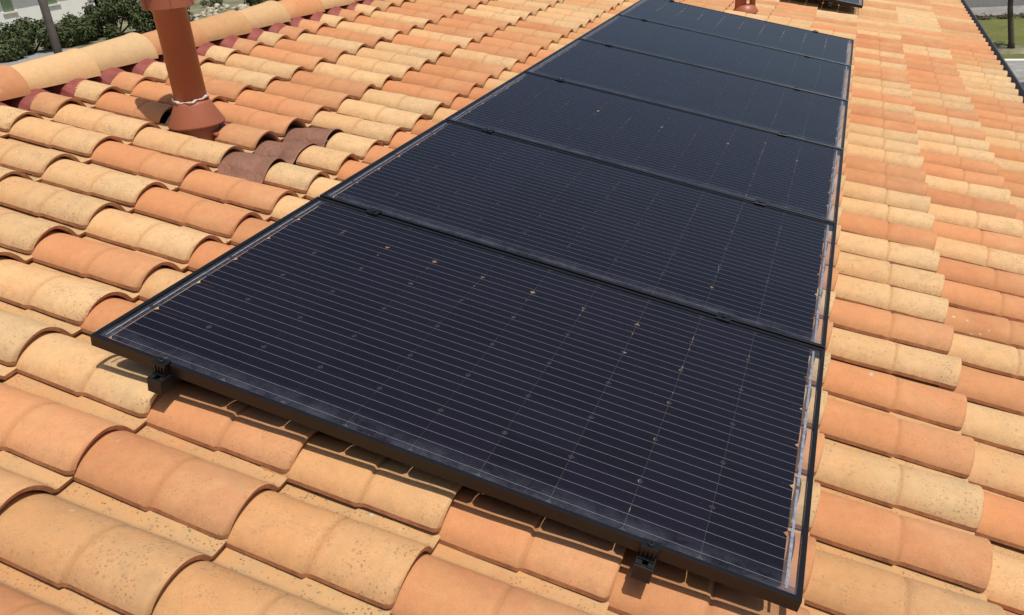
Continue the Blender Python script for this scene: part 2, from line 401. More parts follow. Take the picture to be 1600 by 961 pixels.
half = {(-6, 4), (-6, 5), (-6, 6)}
slots = [s for s in slots if (s[0], s[1]) not in skip]
rank = sorted([(shown(s[2] - .19, s[3] + .1), k) for k, s in enumerate(slots) if shown(s[2] - .19, s[3] + .1) is not None])
near = {k for _, k in rank[:296]}
SV = []; SF = []; SC = []; SM = []
def place_tile(i, j, u, v, w, me, kind, rz=0.0):
    roll = RND.uniform(0.0, 0.026) ** 1.0
    M = MR @ Matrix.Translation((u, v, w)) @ Matrix.Rotation(rz, 4, 'Z') @ Matrix.Rotation(RND.uniform(-.006, .004), 4, 'Y') @ Matrix.Translation((0, .22, 0)) @ Matrix.Rotation(-roll, 4, 'X') @ Matrix.Translation((0, -.22, 0))
    o = link('roof_tile', me, M, ROOF); o.color = tint(kind); return o
for k, (i, j, u, v) in enumerate(slots):
    du, dv, dw, rr = RND.uniform(-.003, .003), RND.uniform(-.0025, .0025), RND.uniform(-.001, .0015), RND.uniform(-.006, .006)
    kind = kind_of(i, j)
    if k in near:
        me = MESHES[RND.randrange(5)]
        if (i, j) in half: me = M_HALF; kind = 'c'
        if i == -9: me = M_CUT
        if (i, j) == (-7, 5): me = M_HALF
        if (i, j) == (-8, 5): me = M_SHORT
        place_tile(i, j, u + du, v + dv, W_TILE + dw, me, kind, rr)
    else:
        V, F, MI = LITE_CUT if i == -9 else LITE[RND.randrange(4)]
        b0 = len(SV); c = tint(kind); cr, sr = math.cos(rr), math.sin(rr)
        for p in V:
            SV.append(RP(u + du + p[0] * cr - p[1] * sr, v + dv + p[0] * sr + p[1] * cr, W_TILE + dw + p[2])); SC.append(c)
        SF += [tuple(q + b0 for q in f) for f in F]; SM += MI
me = mesh('roof_tile_rest', SV, SF, [M_TILE_S, M_EDGE], True, SM)
ca_ = me.color_attributes.new('tint', 'FLOAT_COLOR', 'POINT')
ca_.data.foreach_set('color', [x for c in SC for x in c])
o = link('roof_tile_field', me, Matrix.Identity(4), ROOF); o['kind'] = 'stuff'
# a broken chip of tile left beside the pipe
bt = MB(); bt.add([(0, 0, 0), (.05, .01, .01), (.045, .05, .035), (.0, .035, .03), (0, 0, -.013), (.05, .01, -.003), (.045, .05, .022), (0, .035, .017)],
       [(0, 1, 2, 3), (7, 6, 5, 4), (0, 4, 5, 1), (1, 5, 6, 2), (2, 6, 7, 3), (3, 7, 4, 0)])
o = link('broken_tile', bt.mesh('broken_tile', M_TILE), MR @ Matrix.Translation((-1.04, 1.475, -0.150)), ROOF); o.color = tint('c'); o['label'] = 'broken cream tile chip in the gap by the pipe'

# ridge: corrugated red sealing strip and the ridge tiles
def red_roll():
    mt, t, b = mat_new('ridge_roll_red'); tc = nd(t, 'ShaderNodeTexCoord'); n = noise(t, tc.outputs['Object'], 20, 4)
    t.links.new(ramp(t, n.outputs[0], [(0.3, (0.20, 0.040, 0.033)), (0.7, (0.30, 0.072, 0.052))]).outputs[0], b.inputs['Base Color']); b.inputs['Roughness'].default_value = 0.65
    return mt
M_RED = red_roll()
V = []; F = []
nu = 11
vs_ = []
v = -1.75
while v < 17: vs_.append(v); v += 0.0045 if v < 4.6 else 0.02
for q, v in enumerate(vs_):
    jj = max([j for j in VJ if VJ[j] <= v] or [-8]); y = v - VJ[jj]
    z = 0.005 + (prof(min(y, 0.25)) - 0.005) * 0.97
    # soften the drop into the next channel
    fl = 0.0022 * math.sin(2 * math.pi * v / 0.011) if v < 4.6 else 0
    for k in range(nu):
        t_ = k / (nu - 1); u = -1.645 + t_ * 0.150 + 0.006 * math.sin(v * 23) * t_
        ww = (W_TILE - 0.013 + z + 0.004) * (t_) + (-0.072) * (1 - t_)
        ww = W_TILE - 0.010 + z * min(1, 0.5 + t_ * 0.7) + 0.050 * (1 - t_) ** 1.5 + 0.003
        V.append(RP(u, v, ww + fl))
for q in range(len(vs_) - 1):
    for k in range(nu - 1): F.append((q * nu + k, q * nu + k + 1, (q + 1) * nu + k + 1, (q + 1) * nu + k))
link('ridge_seal', mesh('ridge_seal', V, F, M_RED, True), Matrix.Identity(4), ROOF)

def ridge_mesh(name, seed):
    V = []; F = []; L = 0.405; n = 18; st = [0, 0.006, 0.03, 0.2, 0.33, 0.385, 0.392, 0.40, L]
    r_ = random.Random(seed)
    for shell in (0, 1):
        for s in st:
            t = s / L
            r = 0.086 + 0.020 * t - shell * 0.012 + (0.0035 if s > 0.39 else 0)
            if s < 0.01: r -= 0.002
            if s > L - 0.002: r -= 0.0015
            for k in range(n + 1):
                a = math.pi * (-0.02 + 1.04 * k / n)
                V.append((math.cos(a) * r * 1.06, s, math.sin(a) * r + 0.0012 * math.sin(7 * s + seed + 3 * a)))
    m1 = len(st); w = n + 1
    for i in range(m1 - 1):
        for k in range(n):
            F.append((i * w + k, i * w + k + 1, (i + 1) * w + k + 1, (i + 1) * w + k)[::-1])
            b = m1 * w; F.append((b + i * w + k, b + i * w + k + 1, b + (i + 1) * w + k + 1, b + (i + 1) * w + k))
    for i in (0, m1 - 1):
        e = len(V); V += V[i * w:(i + 1) * w] + V[m1 * w + i * w:m1 * w + (i + 1) * w]
        for k in range(n): F.append((e + k, e + k + 1, e + w + k + 1, e + w + k))
    for k0 in (0, n):
        e = len(V); V += [V[i * w + k0] for i in range(m1)] + [V[m1 * w + i * w + k0] for i in range(m1)]
        for i in range(m1 - 1): F.append((e + i, e + i + 1, e + m1 + i + 1, e + m1 + i))
    me = mesh(name, V, F, [M_RIDGE, M_EDGE], True)
    for pi in range(2 * (m1 - 1) * n, len(F)): me.polygons[pi].material_index = 1
    return me
RM = [ridge_mesh('ridge_tile', s) for s in range(3)]
RU, RW = -1.652, -0.104
base = RP(RU, 0, RW)
vr = 1.256 - 0.374 * 8; k = 0
rk = 'cccmccmoccmcomccmcocmcoc'
while vr < 17:
    M = Matrix.Translation((base.x, vr, base.z + RND.uniform(-.002, .002))) @ Matrix.Rotation(RND.uniform(-.014, .014), 4, 'Z') @ Matrix.Rotation(-0.022 + RND.uniform(-.006, .006), 4, 'X') @ Matrix.Rotation(RND.uniform(-.05, .05), 4, 'Y')
    o = link('ridge_tile', RM[k % 3], M, ROOF); c = tint('ocmcommoccomcococmcomcoc'[k % 24])
    o.color = (c[0], c[1], c[2], c[3] * 0.35)
    vr += 0.374; k += 1

# gutter along the eave and mortar fillets behind the tile ends
M_GUT = simple('gutter_zinc', (0.17, 0.16, 0.17), 0.45, 0.12, 3, metal=0.3)
mb = MB(); n = 12; P = []
pr_ = []
for kk in range(n + 1):
    a = math.pi + math.pi * kk / n; pr_.append((0.055 * math.cos(a), 0.055 * math.sin(a)))
pr_ = [(-0.055, 0.012)] + pr_ + [(0.055, 0.010), (0.063, 0.014), (0.066, 0.006), (0.060, -0.002)]
g0 = RP(2.93, 0, -0.215)
inner = [(x * 0.94, z * 0.94 + 0.002) for x, z in pr_[1:-3]]
ring = pr_ + inner[::-1]
for y in (V_A, V_B): P += [(g0.x + 0.02 + x, y, g0.z + 0.02 + z) for x, z in ring]
nr = len(ring)
mb.add(P, [(i, (i + 1) % nr, nr + (i + 1) % nr, nr + i) for i in range(nr)] + [tuple(range(nr))[::-1], tuple(range(nr, 2 * nr))])
link('gutter', mb.mesh('gutter', M_GUT, False), Matrix.Identity(4), HOUSE)

# ------------------------------------------------------------------ solar panels
PW, PD, PITCH = 1.65, 0.977, 0.989
M_FRAME = simple('black_anodised', (0.007, 0.0065, 0.007), 0.30, 0.25, 14, metal=0.0, spec=0.5)
def glass_mat():
    mt, t, b = mat_new('panel_glass'); t.nodes.remove(b); out = t.nodes['Material Output']
    tr = nd(t, 'ShaderNodeBsdfTransparent'); tr.inputs[0].default_value = (0.95, 0.96, 0.96, 1)
    gl = nd(t, 'ShaderNodeBsdfGlossy'); gl.inputs['Roughness'].default_value = 0.06
    fr = nd(t, 'ShaderNodeFresnel'); ge = nd(t, 'ShaderNodeNewGeometry')
    io = nd(t, 'ShaderNodeMapRange'); io.inputs[3].default_value = 1.33; io.inputs[4].default_value = 1 / 1.33   # both faces of the pane reflect like the outside
    t.links.new(ge.outputs['Backfacing'], io.inputs[0]); t.links.new(io.outputs[0], fr.inputs[0])
    mx = nd(t, 'ShaderNodeMixShader'); t.links.new(fr.outputs[0], mx.inputs[0]); t.links.new(tr.outputs[0], mx.inputs[1]); t.links.new(gl.outputs[0], mx.inputs[2])
    # thin film of dust, denser along the front edge where rain leaves it
    df = nd(t, 'ShaderNodeBsdfDiffuse'); df.inputs[0].default_value = (0.30, 0.32, 0.40, 1)
    tc = nd(t, 'ShaderNodeTexCoord'); sx = nd(t, 'ShaderNodeSeparateXYZ'); t.links.new(tc.outputs['Object'], sx.inputs[0])
    e = nd(t, 'ShaderNodeMapRange'); e.inputs[1].default_value = 0.075; e.inputs[2].default_value = 0.012; t.links.new(sx.outputs[1], e.inputs[0])
    n = noise(t, tc.outputs['Object'], 14, 6, 0.75, 0.5); n2 = noise(t, tc.outputs['Object'], 160, 3, 0.7)
    n3 = noise(t, tc.outputs['Object'], 2.5, 3, 0.6)
    a = math_n(t, 'MULTIPLY', math_n(t, 'MULTIPLY', e.outputs[0], ramp(t, n.outputs[0], [(0.35, (0, 0, 0)), (0.7, (1, 1, 1))]).outputs[0]), 0.17)
    vo = nd(t, 'ShaderNodeTexVoronoi'); vo.inputs['Scale'].default_value = 26; t.links.new(tc.outputs['Object'], vo.inputs['Vector'])
    sp = math_n(t, 'MULTIPLY', ramp(t, vo.outputs['Distance'], [(0.03, (1, 1, 1)), (0.06, (0, 0, 0))]).outputs[0], 0.05)
    g = math_n(t, 'ADD', math_n(t, 'MULTIPLY', n3.outputs[0], 0.004), math_n(t, 'MULTIPLY', ramp(t, n2.outputs[0], [(0.62, (0, 0, 0)), (0.8, (1, 1, 1))]).outputs[0], 0.02))
    f = math_n(t, 'ADD', math_n(t, 'ADD', a, g), math_n(t, 'MULTIPLY', sp, ramp(t, n.outputs[0], [(0.5, (0, 0, 0)), (0.6, (1, 1, 1))]).outputs[0]))
    mx2 = nd(t, 'ShaderNodeMixShader'); t.links.new(f, mx2.inputs[0]); t.links.new(mx.outputs[0], mx2.inputs[1]); t.links.new(df.outputs[0], mx2.inputs[2])
    t.links.new(mx2.outputs[0], out.inputs[0]); return mt
M_GLASS = glass_mat()
def film_mat():
    mt, t, b = mat_new('encapsulant_film'); t.nodes.remove(b); out = t.nodes['Material Output']
    tr = nd(t, 'ShaderNodeBsdfTransparent'); df = nd(t, 'ShaderNodeBsdfDiffuse'); df.inputs[0].default_value = (0.66, 0.66, 0.74, 1)
    mx = nd(t, 'ShaderNodeMixShader'); mx.inputs[0].default_value = 0.025
    t.links.new(tr.outputs[0], mx.inputs[1]); t.links.new(df.outputs[0], mx.inputs[2]); t.links.new(mx.outputs[0], out.inputs[0]); return mt
M_FILM = film_mat()
def cell_mat():
    mt, t, b = mat_new('silicon_cell'); oi = nd(t, 'ShaderNodeObjectInfo'); tc = nd(t, 'ShaderNodeTexCoord')
    c = ramp(t, oi.outputs['Random'], [(0.0, (0.0048, 0.0038, 0.0086)), (0.5, (0.0058, 0.0045, 0.0102)), (1.0, (0.0072, 0.0056, 0.0122))])
    n = noise(t, tc.outputs['Object'], 500, 2, 0.7)
    t.links.new(mixc(t, 1.0, c.outputs[0], ramp(t, n.outputs[0], [(0.3, (0.75, 0.75, 0.75)), (0.7, (1.3, 1.3, 1.3))]).outputs[0], 'MULTIPLY'), b.inputs['Base Color'])
    b.inputs['Roughness'].default_value = 0.55; b.inputs['Specular IOR Level'].default_value = 0.12
    return mt
M_CELL = cell_mat()
M_BUS = simple('busbar_tin', (0.30, 0.29, 0.33), 0.45, 0.10, 30, metal=0.4)
M_RIB = simple('ribbon_tin', (0.52, 0.53, 0.60), 0.35, 0.35, 40, metal=0.6, bmp=0.3, bscale=50)
M_JUNC = simple('black_plastic', (0.012, 0.012, 0.012), 0.4, 0.2, 20)
sec = [(0.0006, 0), (0.0108, 0), (0.0110, -0.0006), (0.0110, -0.0012), (0.0104, -0.0012), (0.0104, -0.0074), (0.0022, -0.0074), (0.0022, -0.0275), (0.0085, -0.0275), (0.0085, -0.030), (0, -0.030), (0, -0.0006)]
P = []; F = []; ns = len(sec)
for (cxn, cyn) in ((0, 0), (1, 0), (1, 1), (0, 1)):
    for d, z in sec: P.append((PW - d if cxn else d, PD - d if cyn else d, z))
for c in range(4):
    for i in range(ns): F.append((c * ns + i, ((c + 1) % 4) * ns + i, ((c + 1) % 4) * ns + (i + 1) % ns, c * ns + (i + 1) % ns))
ME_FRAME = mesh('panel_frame', P, F, M_FRAME)
g = 0.0112
ME_GLASS = MB().box(g, PW - g, g, PD - g, -0.0068, -0.0014).mesh('panel_glass', M_GLASS)
CP = 0.1572; CS = 0.1556; CH = 0.0078
h = CS / 2
hv = 0.1566 / 2
cp = [(-h + CH, -hv), (h - CH, -hv), (h, -hv + CH), (h, hv - CH), (h - CH, hv), (-h + CH, hv), (-h, hv - CH), (-h, -hv + CH)]
mb = MB(); mb.add([(x, y, 0) for x, y in cp] + [(x, y, -0.0003) for x, y in cp], [tuple(range(8)), tuple(range(15, 7, -1))] + [(i, i + 8, (i + 1) % 8 + 8, (i + 1) % 8) for i in range(8)])
ME_FILM = MB().box(g + .001, PW - g - .001, g + .001, PD - g - .001, -0.0056, -0.0052).mesh('encapsulant_film', M_FILM)
ME_CELL = mb.mesh('solar_cell', M_CELL)
U0 = (PW - 10 * CP) / 2 - 0.001; VV0 = (PD - 6 * CP) / 2
ME_BUS = MB().box(0.0255, PW - 0.0325, -0.00045, 0.00045, 0, 0.00025).mesh('busbar', M_BUS)
def rib_mesh(n, wd):
    mb = MB(); L = n * CP - 0.012
    k = max(2, int(L / 0.014)); 
    for i in range(k): mb.box(-wd / 2 + RND.uniform(-.0004, .0004), wd / 2 + RND.uniform(-.0004, .0004), i * L / k, (i + 1) * L / k - 0.0004, 0, 0.0004 + RND.uniform(0, .0005))
    return mb.mesh('connector_ribbon', M_RIB)
RIB = {(n, s): rib_mesh(n, wd) for n in (1, 2) for s, wd in (('l', 0.0038), ('r', 0.0058))}
ME_JB = MB().box(-.05, .05, -.03, .03, -.014, 0, bev=.003).mesh('junction_box', M_JUNC)
PL = ['nearest solar panel, with the black end clamps along its front edge',
      'second solar panel from the front, just behind the nearest one',
      'third solar panel from the front in the row of six',
      'fourth solar panel from the front in the row of six',
      'fifth solar panel from the front, next to last of the row',
      'farthest solar panel of the row of six, before the small vent',
      'separate solar panel at the top edge, beyond the small vent']
def panel(idx, u, v, w, rot=0.0):
    M = MR @ Matrix.Translation((u, v, w)) @ Matrix.Rotation(rot, 4, 'Z')
    p = thing('solar_panel', PL[idx], 'solar panel', M, 'glass solar panels in black frames on the roof')
    link('frame', ME_FRAME, M, p); link('glass', ME_GLASS, M, p); link('encapsulant_film', ME_FILM, M, p)
    for a in range(10):
        for b_ in range(6):
            link('solar_cell', ME_CELL, M @ Matrix.Translation((U0 + CP * (a + .5), VV0 + CP * (b_ + .5), -0.0040)), p)
    for b_ in range(6):
        for q in range(5):
            link('busbar', ME_BUS, M @ Matrix.Translation((0, VV0 + CP * (b_ + (q + .5) / 5), -0.00395)), p)
    for r0, n in ((0, 1), (1, 2), (3, 2), (5, 1)): link('connector_ribbon', RIB[(n, 'l')], M @ Matrix.Translation((0.0245, VV0 + CP * r0 + 0.006, -0.0039)), p)
    for r0, n in ((0, 2), (2, 2), (4, 2)): link('connector_ribbon', RIB[(n, 'r')], M @ Matrix.Translation((PW - 0.0305, VV0 + CP * r0 + 0.006, -0.0039)), p)
    for a in (0.30, 0.5, 0.70): link('junction_box', ME_JB, M @ Matrix.Translation((PW * a, PD * 0.93, -0.0072)), p)
    return p
for k in range(6): panel(k, 0, PITCH * k, 0)
panel(6, 0.055, 7.86, 0.0)

# rails and clamps
M_RAIL = simple('black_rail', (0.006, 0.006, 0.006), 0.5, 0.2, 10)
def rail(u, v0, v1, label, grp='black mounting rails under the panels'):
    M = MR @ Matrix.Translation((u, v0, -0.0305))
    t_ = thing('mounting_rail', label, 'rail', M, grp)
    L = v1 - v0; mb = MB()
    sec = [(-.019, 0), (-.006, 0), (-.006, -.010), (.006, -.010), (.006, 0), (.019, 0), (.019, -.038), (-.019, -.038)]
    P = [(x, y, z) for y in (0.0015, L) for x, z in sec]
    F = [(i, i + 8, (i + 1) % 8 + 8, (i + 1) % 8) for i in range(8)] + [(7, 6, 5, 4, 3, 2, 1, 0), tuple(range(8, 16))]
    link('profile', mb.add(P, F).mesh('profile', M_RAIL), M, t_)
    link('end_cap', MB().box(-.0195, .0195, -.003, .0014, -.0385, -.0005, bev=.0012).mesh('end_cap', M_RAIL), M, t_)
    y = 0.30
    while y < L:
        hk = MB().box(-.016, .016, -.012, .012, -.0455, -.0382).box(-.012, .012, -.004, .004, -.135, -.0455)
        link('roof_hook', hk.mesh('roof_hook', M_RAIL), M @ Matrix.Translation((0, y, 0)), t_); y += 1.078
    return t_
rail(0.205, -0.030, 5.95, 'left black mounting rail under the row of six panels')
rail(1.357, -0.030, 5.95, 'right black mounting rail under the row of six panels')
rail(0.26, 7.83, 8.90, 'left mounting rail under the separate far panel'); rail(1.412, 7.83, 8.90, 'right mounting rail under the separate far panel')
M_CL = simple('clamp_black', (0.006, 0.006, 0.006), 0.3, 0.2, 30, spec=0.5)
M_BOLT = simple('bolt_steel', (0.10, 0.10, 0.11), 0.22, 0.2, 40, metal=0.9)
CB = MB().box(-.021, .021, -.0185, .0185, 0.0004, 0.0048, bev=.0008).box(-.016, .016, -.0045, .0045, -.028, 0.0004)
ME_MC = CB.mesh('clamp_body', M_CL)
ME_BO = MB().lathe([(.0066, 0), (.0066, .0042), (.0056, .0052), (.0032, .0052), (.0032, .0022)], 18).mesh('bolt', M_BOLT)
rows = ['first', 'second', 'third', 'fourth', 'fifth']
for k in range(1, 7):
    for u, side in ((0.205, 'left'), (1.357, 'right')):
        if k < 6: lb = 'black clamp on the %s of the %s panel joint from the front' % (side, rows[k - 1]); v = k * PITCH - 0.006
        else: lb = 'black clamp at the %s of the far edge of the panel row' % side; v = 5 * PITCH + PD + 0.004
        M = MR @ Matrix.Translation((u, v, 0))
        t_ = thing('panel_clamp', lb, 'clamp', M, 'black clamps on the panel joints'); link('clamp_body', ME_MC, M, t_); link('bolt', ME_BO, M @ Matrix.Translation((0, 0, .0048)), t_)
# front end clamps: a lug over the frame, a ribbed body and a foot in the rail
mb = MB().box(-.0175, .0175, -.014, .0095, 0.0004, 0.004, bev=.0008).box(-.0175, .0175, -.0145, -.0110, -.0035, .0004)
for q in range(4): mb.box(-.015 + q * .0083, -.0108 + q * .0083, -.0130, -.0030, -.0295, 0.0003)
mb.box(-.0165, .0165, -.0085, -.0028, -.0298, 0.0002)
mb.box(-.0165, .0165, -.0165, -.0025, -.0304, -.0262, bev=.0006)
ME_EC = mb.mesh('clamp_body', M_CL)
for u, lb in ((0.205, 'black end clamp gripping the front edge of the nearest panel near its left corner'), (1.357, 'black end clamp gripping the front edge of the nearest panel near its right corner')):
    M = MR @ Matrix.Translation((u, 0, 0)); t_ = thing('end_clamp', lb, 'clamp', M, 'end clamps on the front edge'); link('clamp_body', ME_EC, M, t_); link('bolt', ME_BO, M @ Matrix.Translation((0, -.003, .004)), t_)

# ------------------------------------------------------------------ vent pipe
M_PVC = simple('terracotta_pvc', (0.36, 0.118, 0.064), 0.42, 0.10, 5, spec=0.4)
M_SEAL = simple('white_sealant', (0.66, 0.50, 0.44), 0.7, 0.2, 40, bmp=0.6, bscale=60)
def T(x, y, z): return Matrix.Translation((x, y, z))
pb = RP(-0.8796, 1.482, -0.12)
MP = T(pb.x, pb.y, pb.z)
VP = thing('vent_pipe', 'tall terracotta plastic vent pipe with a flared skirt and a cap, left of the panels', 'vent pipe', MP)
link('pipe', MB().lathe([(.064, -.06), (.064, .455), (.068, .456), (.0685, .478), (.064, .479), (.064, .70)], 48).mesh('pipe', M_PVC, True), MP, VP)
link('skirt', MB().lathe([(.110, .010), (.113, .012), (.113, .018), (.0735, .094), (.0700, .106), (.0655, .108)], 56, cap0=False, cap1=False).mesh('skirt', M_PVC, True), MP, VP)
mb = MB().lathe([(.090, .468), (.097, .466), (.097, .55), (.102, .555), (.104, .60), (.122, .605), (.122, .76), (.117, .78), (.07, .82), (0.002, .84)], 56, cap0=True)
for q in range(6):
    a = q * math.pi / 3 + 0.3; c, s = math.cos(a), math.sin(a)
    mb.box(.0975 * c - .002, .0975 * c + .002, .0975 * s - .002, .0975 * s + .002, .467, .60)
link('cap', mb.mesh('cap', M_PVC, False), MP, VP)
pts = []; rr_ = []
for q in range(41):
    a = 2 * math.pi * q / 40; r = .0685 + .002 * math.sin(5 * a)
    pts.append((r * math.cos(a), r * math.sin(a), .114 + .005 * math.sin(a * 2 + 1) + .0025 * math.sin(9 * a))); rr_.append(.0042 + .0018 * math.sin(7 * a + 1) + .0012 * math.sin(17 * a))
link('sealant_tape', MB().tube(pts, rr_, 8).mesh('sealant_tape', M_SEAL, True), MP, VP)
MF = MR @ T(-0.80, 1.535, -0.125)
mb = MB(); mb.box(-.13, .035, -.080, .050, -.004, 0.008, bev=.003)
link('flashing_plate', mb.mesh('flashing_plate', M_PVC), MF, VP)
link('base_collar', MB().lathe([(.082, -.05), (.082, .03), (.066, .05)], 40, cap0=False, cap1=False).mesh('base_collar', M_PVC, True), MP, VP)

pb2 = RP(0.725, 6.80, -0.10); M2 = T(pb2.x, pb2.y, pb2.z)
V2 = thing('vent_pipe', 'small terracotta double vent just behind the farthest panel of the row', 'vent pipe', M2)
link('skirt', MB().lathe([(.112, -.012), (.112, .0), (.080, .05), (.070, .055)], 40, cap0=False).mesh('skirt', M_PVC, True), M2, V2)
link('pipe', MB().lathe([(.050, .03), (.050, .13), (.054, .135), (.054, .150), (.01, .155)], 32, c=(-.040, -.02)).mesh('pipe', M_PVC, True), M2, V2)
link('pipe', MB().lathe([(.026, .03), (.026, .11), (.03, .112), (.03, .125), (.005, .13)], 24, c=(.060, -.005)).mesh('pipe', M_PVC, True), M2, V2)

# brown flashing apron draped over three channels below the pipe
def apron():
    mt, t, b = mat_new('brown_flashing'); tc = nd(t, 'ShaderNodeTexCoord'); n = noise(t, tc.outputs['Object'], 9, 4, 0.6, 0.5)
    t.links.new(ramp(t, n.outputs[0], [(0.3, (0.20, 0.092, 0.056)), (0.7, (0.29, 0.138, 0.088))]).outputs[0], b.inputs['Base Color'])
    b.inputs['Roughness'].default_value = 0.6; n2 = noise(t, tc.outputs['Object'], 22, 5, 0.65, 1.2); bump(t, b, n2.outputs[0], 0.9, 0.012); return mt
V = []; F = []; nu, nv = 26, 90
for q in range(nv):
    v = VJ[4] - 0.015 + q / (nv - 1) * (VJ[7] - 0.012 - VJ[4] + 0.015)
    def hat(vq):
        jq = max(j for j in VJ if VJ[j] <= vq + 1e-6); return prof(min(vq - VJ[jq], .25))
    hh = sum(hat(v + dq) for dq in (-.018, -.010, -.003, .004, .011)) / 5 + .004
    col = min(2, max(0, (v - VJ[4]) / .215))
    u_up = (-.605, -.60, -.585)[int(col)] if col < 2.99 else -.585
    for k in range(nu):
        t_ = k / (nu - 1); u = -.615 + t_ * (0.225 + .008 * math.sin(v * 17))
        lump = .003 * math.sin(v * 27 + u * 9) + .003 * math.sin(u * 41 + v * 13)
        drop = .030 * (1 - t_) if VJ[5] <= v else .008 * (1 - t_)
        ww = W_TILE + .004 + hh * (0.93 + 0.04 * t_) + LIFT * (u - UI[-6]) / .38 - drop + lump * (0.5 + .5 * math.sin(math.pi * t_)) + (.003 * t_)
        V.append(RP(u, v, ww))
for q in range(nv - 1):
    for k in range(nu - 1): F.append((q * nu + k, q * nu + k + 1, (q + 1) * nu + k + 1, (q + 1) * nu + k))
o = link('flashing_apron', mesh('flashing_apron', V, F, apron(), True), Matrix.Identity(4)); tag(o, 'crumpled brown flashing sheet dressed over three tile rows below the vent pipe', 'flashing')
sm_ = o.modifiers.new('thickness', 'SOLIDIFY'); sm_.thickness = 0.003; sm_.offset = 1

# ------------------------------------------------------------------ ground and surroundings
def ground_mat(name, cols, scale, rough=0.95, b_=0.4):
    mt, t, b = mat_new(name); tc = nd(t, 'ShaderNodeTexCoord')
    n = noise(t, tc.outputs['Object'], scale, 8, 0.7, 0.3); n2 = noise(t, tc.outputs['Object'], scale * 9, 5, 0.7)
    c = ramp(t, n.outputs[0], [(0.3, cols[0]), (0.5, cols[1]), (0.7, cols[2])])
    t.links.new(mixc(t, 1.0, c.outputs[0], ramp(t, n2.outputs[0], [(0.3, (.7, .7, .7)), (0.7, (1.25, 1.25, 1.25))]).outputs[0], 'MULTIPLY'), b.inputs['Base Color'])
    b.inputs['Roughness'].default_value = rough; bump(t, b, n2.outputs[0], b_, 0.05); return mt
M_DRY = ground_mat('dry_grass_soil', [(0.09, 0.095, 0.045), (0.19, 0.18, 0.10), (0.30, 0.27, 0.17)], 0.5)
M_LAWN = ground_mat('lawn', [(0.085, 0.10, 0.018), (0.135, 0.14, 0.030), (0.19, 0.17, 0.05)], 1.2)
M_ASPH = ground_mat('asphalt', [(0.085, 0.083, 0.080), (0.11, 0.107, 0.10), (0.13, 0.125, 0.12)], 0.8, 0.9, 0.2)
M_PAVE = ground_mat('pavement', [(0.20, 0.19, 0.17), (0.25, 0.235, 0.21), (0.30, 0.28, 0.25)], 0.9, 0.9, 0.2)
M_CONC = ground_mat('concrete', [(0.24, 0.235, 0.22), (0.28, 0.27, 0.25), (0.32, 0.31, 0.29)], 0.5, 0.85, 0.2)
M_WHITE = simple('white_kerb', (0.78, 0.76, 0.70), 0.7, 0.06, 2)
def sheet(name, pts, z, mt):
    o = link(name, mesh(name, [(x, y, z) for x, y in pts], [tuple(range(len(pts)))], mt), Matrix.Identity(4)); return struct(o)
sheet('ground', [(-900, -900), (900, -900), (900, 900), (-900, 900)], 0.0, M_DRY)
def slab(name, x0, x1, y0, y1, z0, z1, mt, a=0.0, piv=(0, 0)):
    me = MB().box(x0 - piv[0], x1 - piv[0], y0 - piv[1], y1 - piv[1], z0, z1).mesh(name, mt)
    return struct(link(name, me, T(piv[0], piv[1], 0) @ Matrix.Rotation(a, 4, 'Z')))
# right side: terrace, white kerb, lawn, footpath and road
AR = math.radians(19)
slab('terrace', 4.2, 30, 12.0, 26.75, -0.05, 0.06, M_CONC, math.radians(0), (5.8, 27.4))
slab('kerb', 4.0, 30, 26.76, 27.0, -0.05, 0.13, M_WHITE, math.radians(0), (5.8, 27.4))
sheet('lawn', [(-6, 27.0), (40, 27.0), (40, 37.4), (-6, 35.0)], 0.004, M_LAWN)
o = slab('footpath', -6, 60, 0, 2.1, -0.05, 0.10, M_PAVE, math.radians(5), (-6, 0)); o.matrix_world = T(-6, 33.95, 0) @ Matrix.Rotation(math.radians(6.5), 4, 'Z')
o = slab('road', 0, 70, 0, 7.5, -0.05, 0.012, M_ASPH); o.matrix_world = T(-6, 36.1, 0) @ Matrix.Rotation(math.radians(6.5), 4, 'Z')
# left side: a pale concrete lane behind the ridge
slab('lane', -37.0, -31.0, 5, 31.5, -0.05, 0.03, M_CONC)

# far leafy things
def leaf_mat(name, cols):
    mt, t, b = mat_new(name); tc = nd(t, 'ShaderNodeTexCoord'); n = noise(t, tc.outputs['Object'], 2.2, 3, 0.6); n2 = noise(t, tc.outputs['Object'], 14, 2, 0.6)
    s = math_n(t, 'ADD', math_n(t, 'MULTIPLY', n.outputs[0], 0.6), math_n(t, 'MULTIPLY', n2.outputs[0], 0.4))
    t.links.new(ramp(t, s, [(0.33, cols[0]), (0.48, cols[1]), (0.62, cols[2])]).outputs[0], b.inputs['Base Color']); b.inputs['Roughness'].default_value = 0.6
    b.inputs['Specular IOR Level'].default_value = 0.3
    return mt
M_LEAF = leaf_mat('shrub_leaf', [(0.030, 0.044, 0.014), (0.058, 0.078, 0.025), (0.115, 0.13, 0.048)])
M_LEAF2 = leaf_mat('tree_leaf', [(0.035, 0.055, 0.014), (0.06, 0.085, 0.022), (0.10, 0.12, 0.035)])
M_BARK = simple('bark', (0.085, 0.065, 0.048), 0.9, 0.35, 14, bmp=0.8, bscale=25)
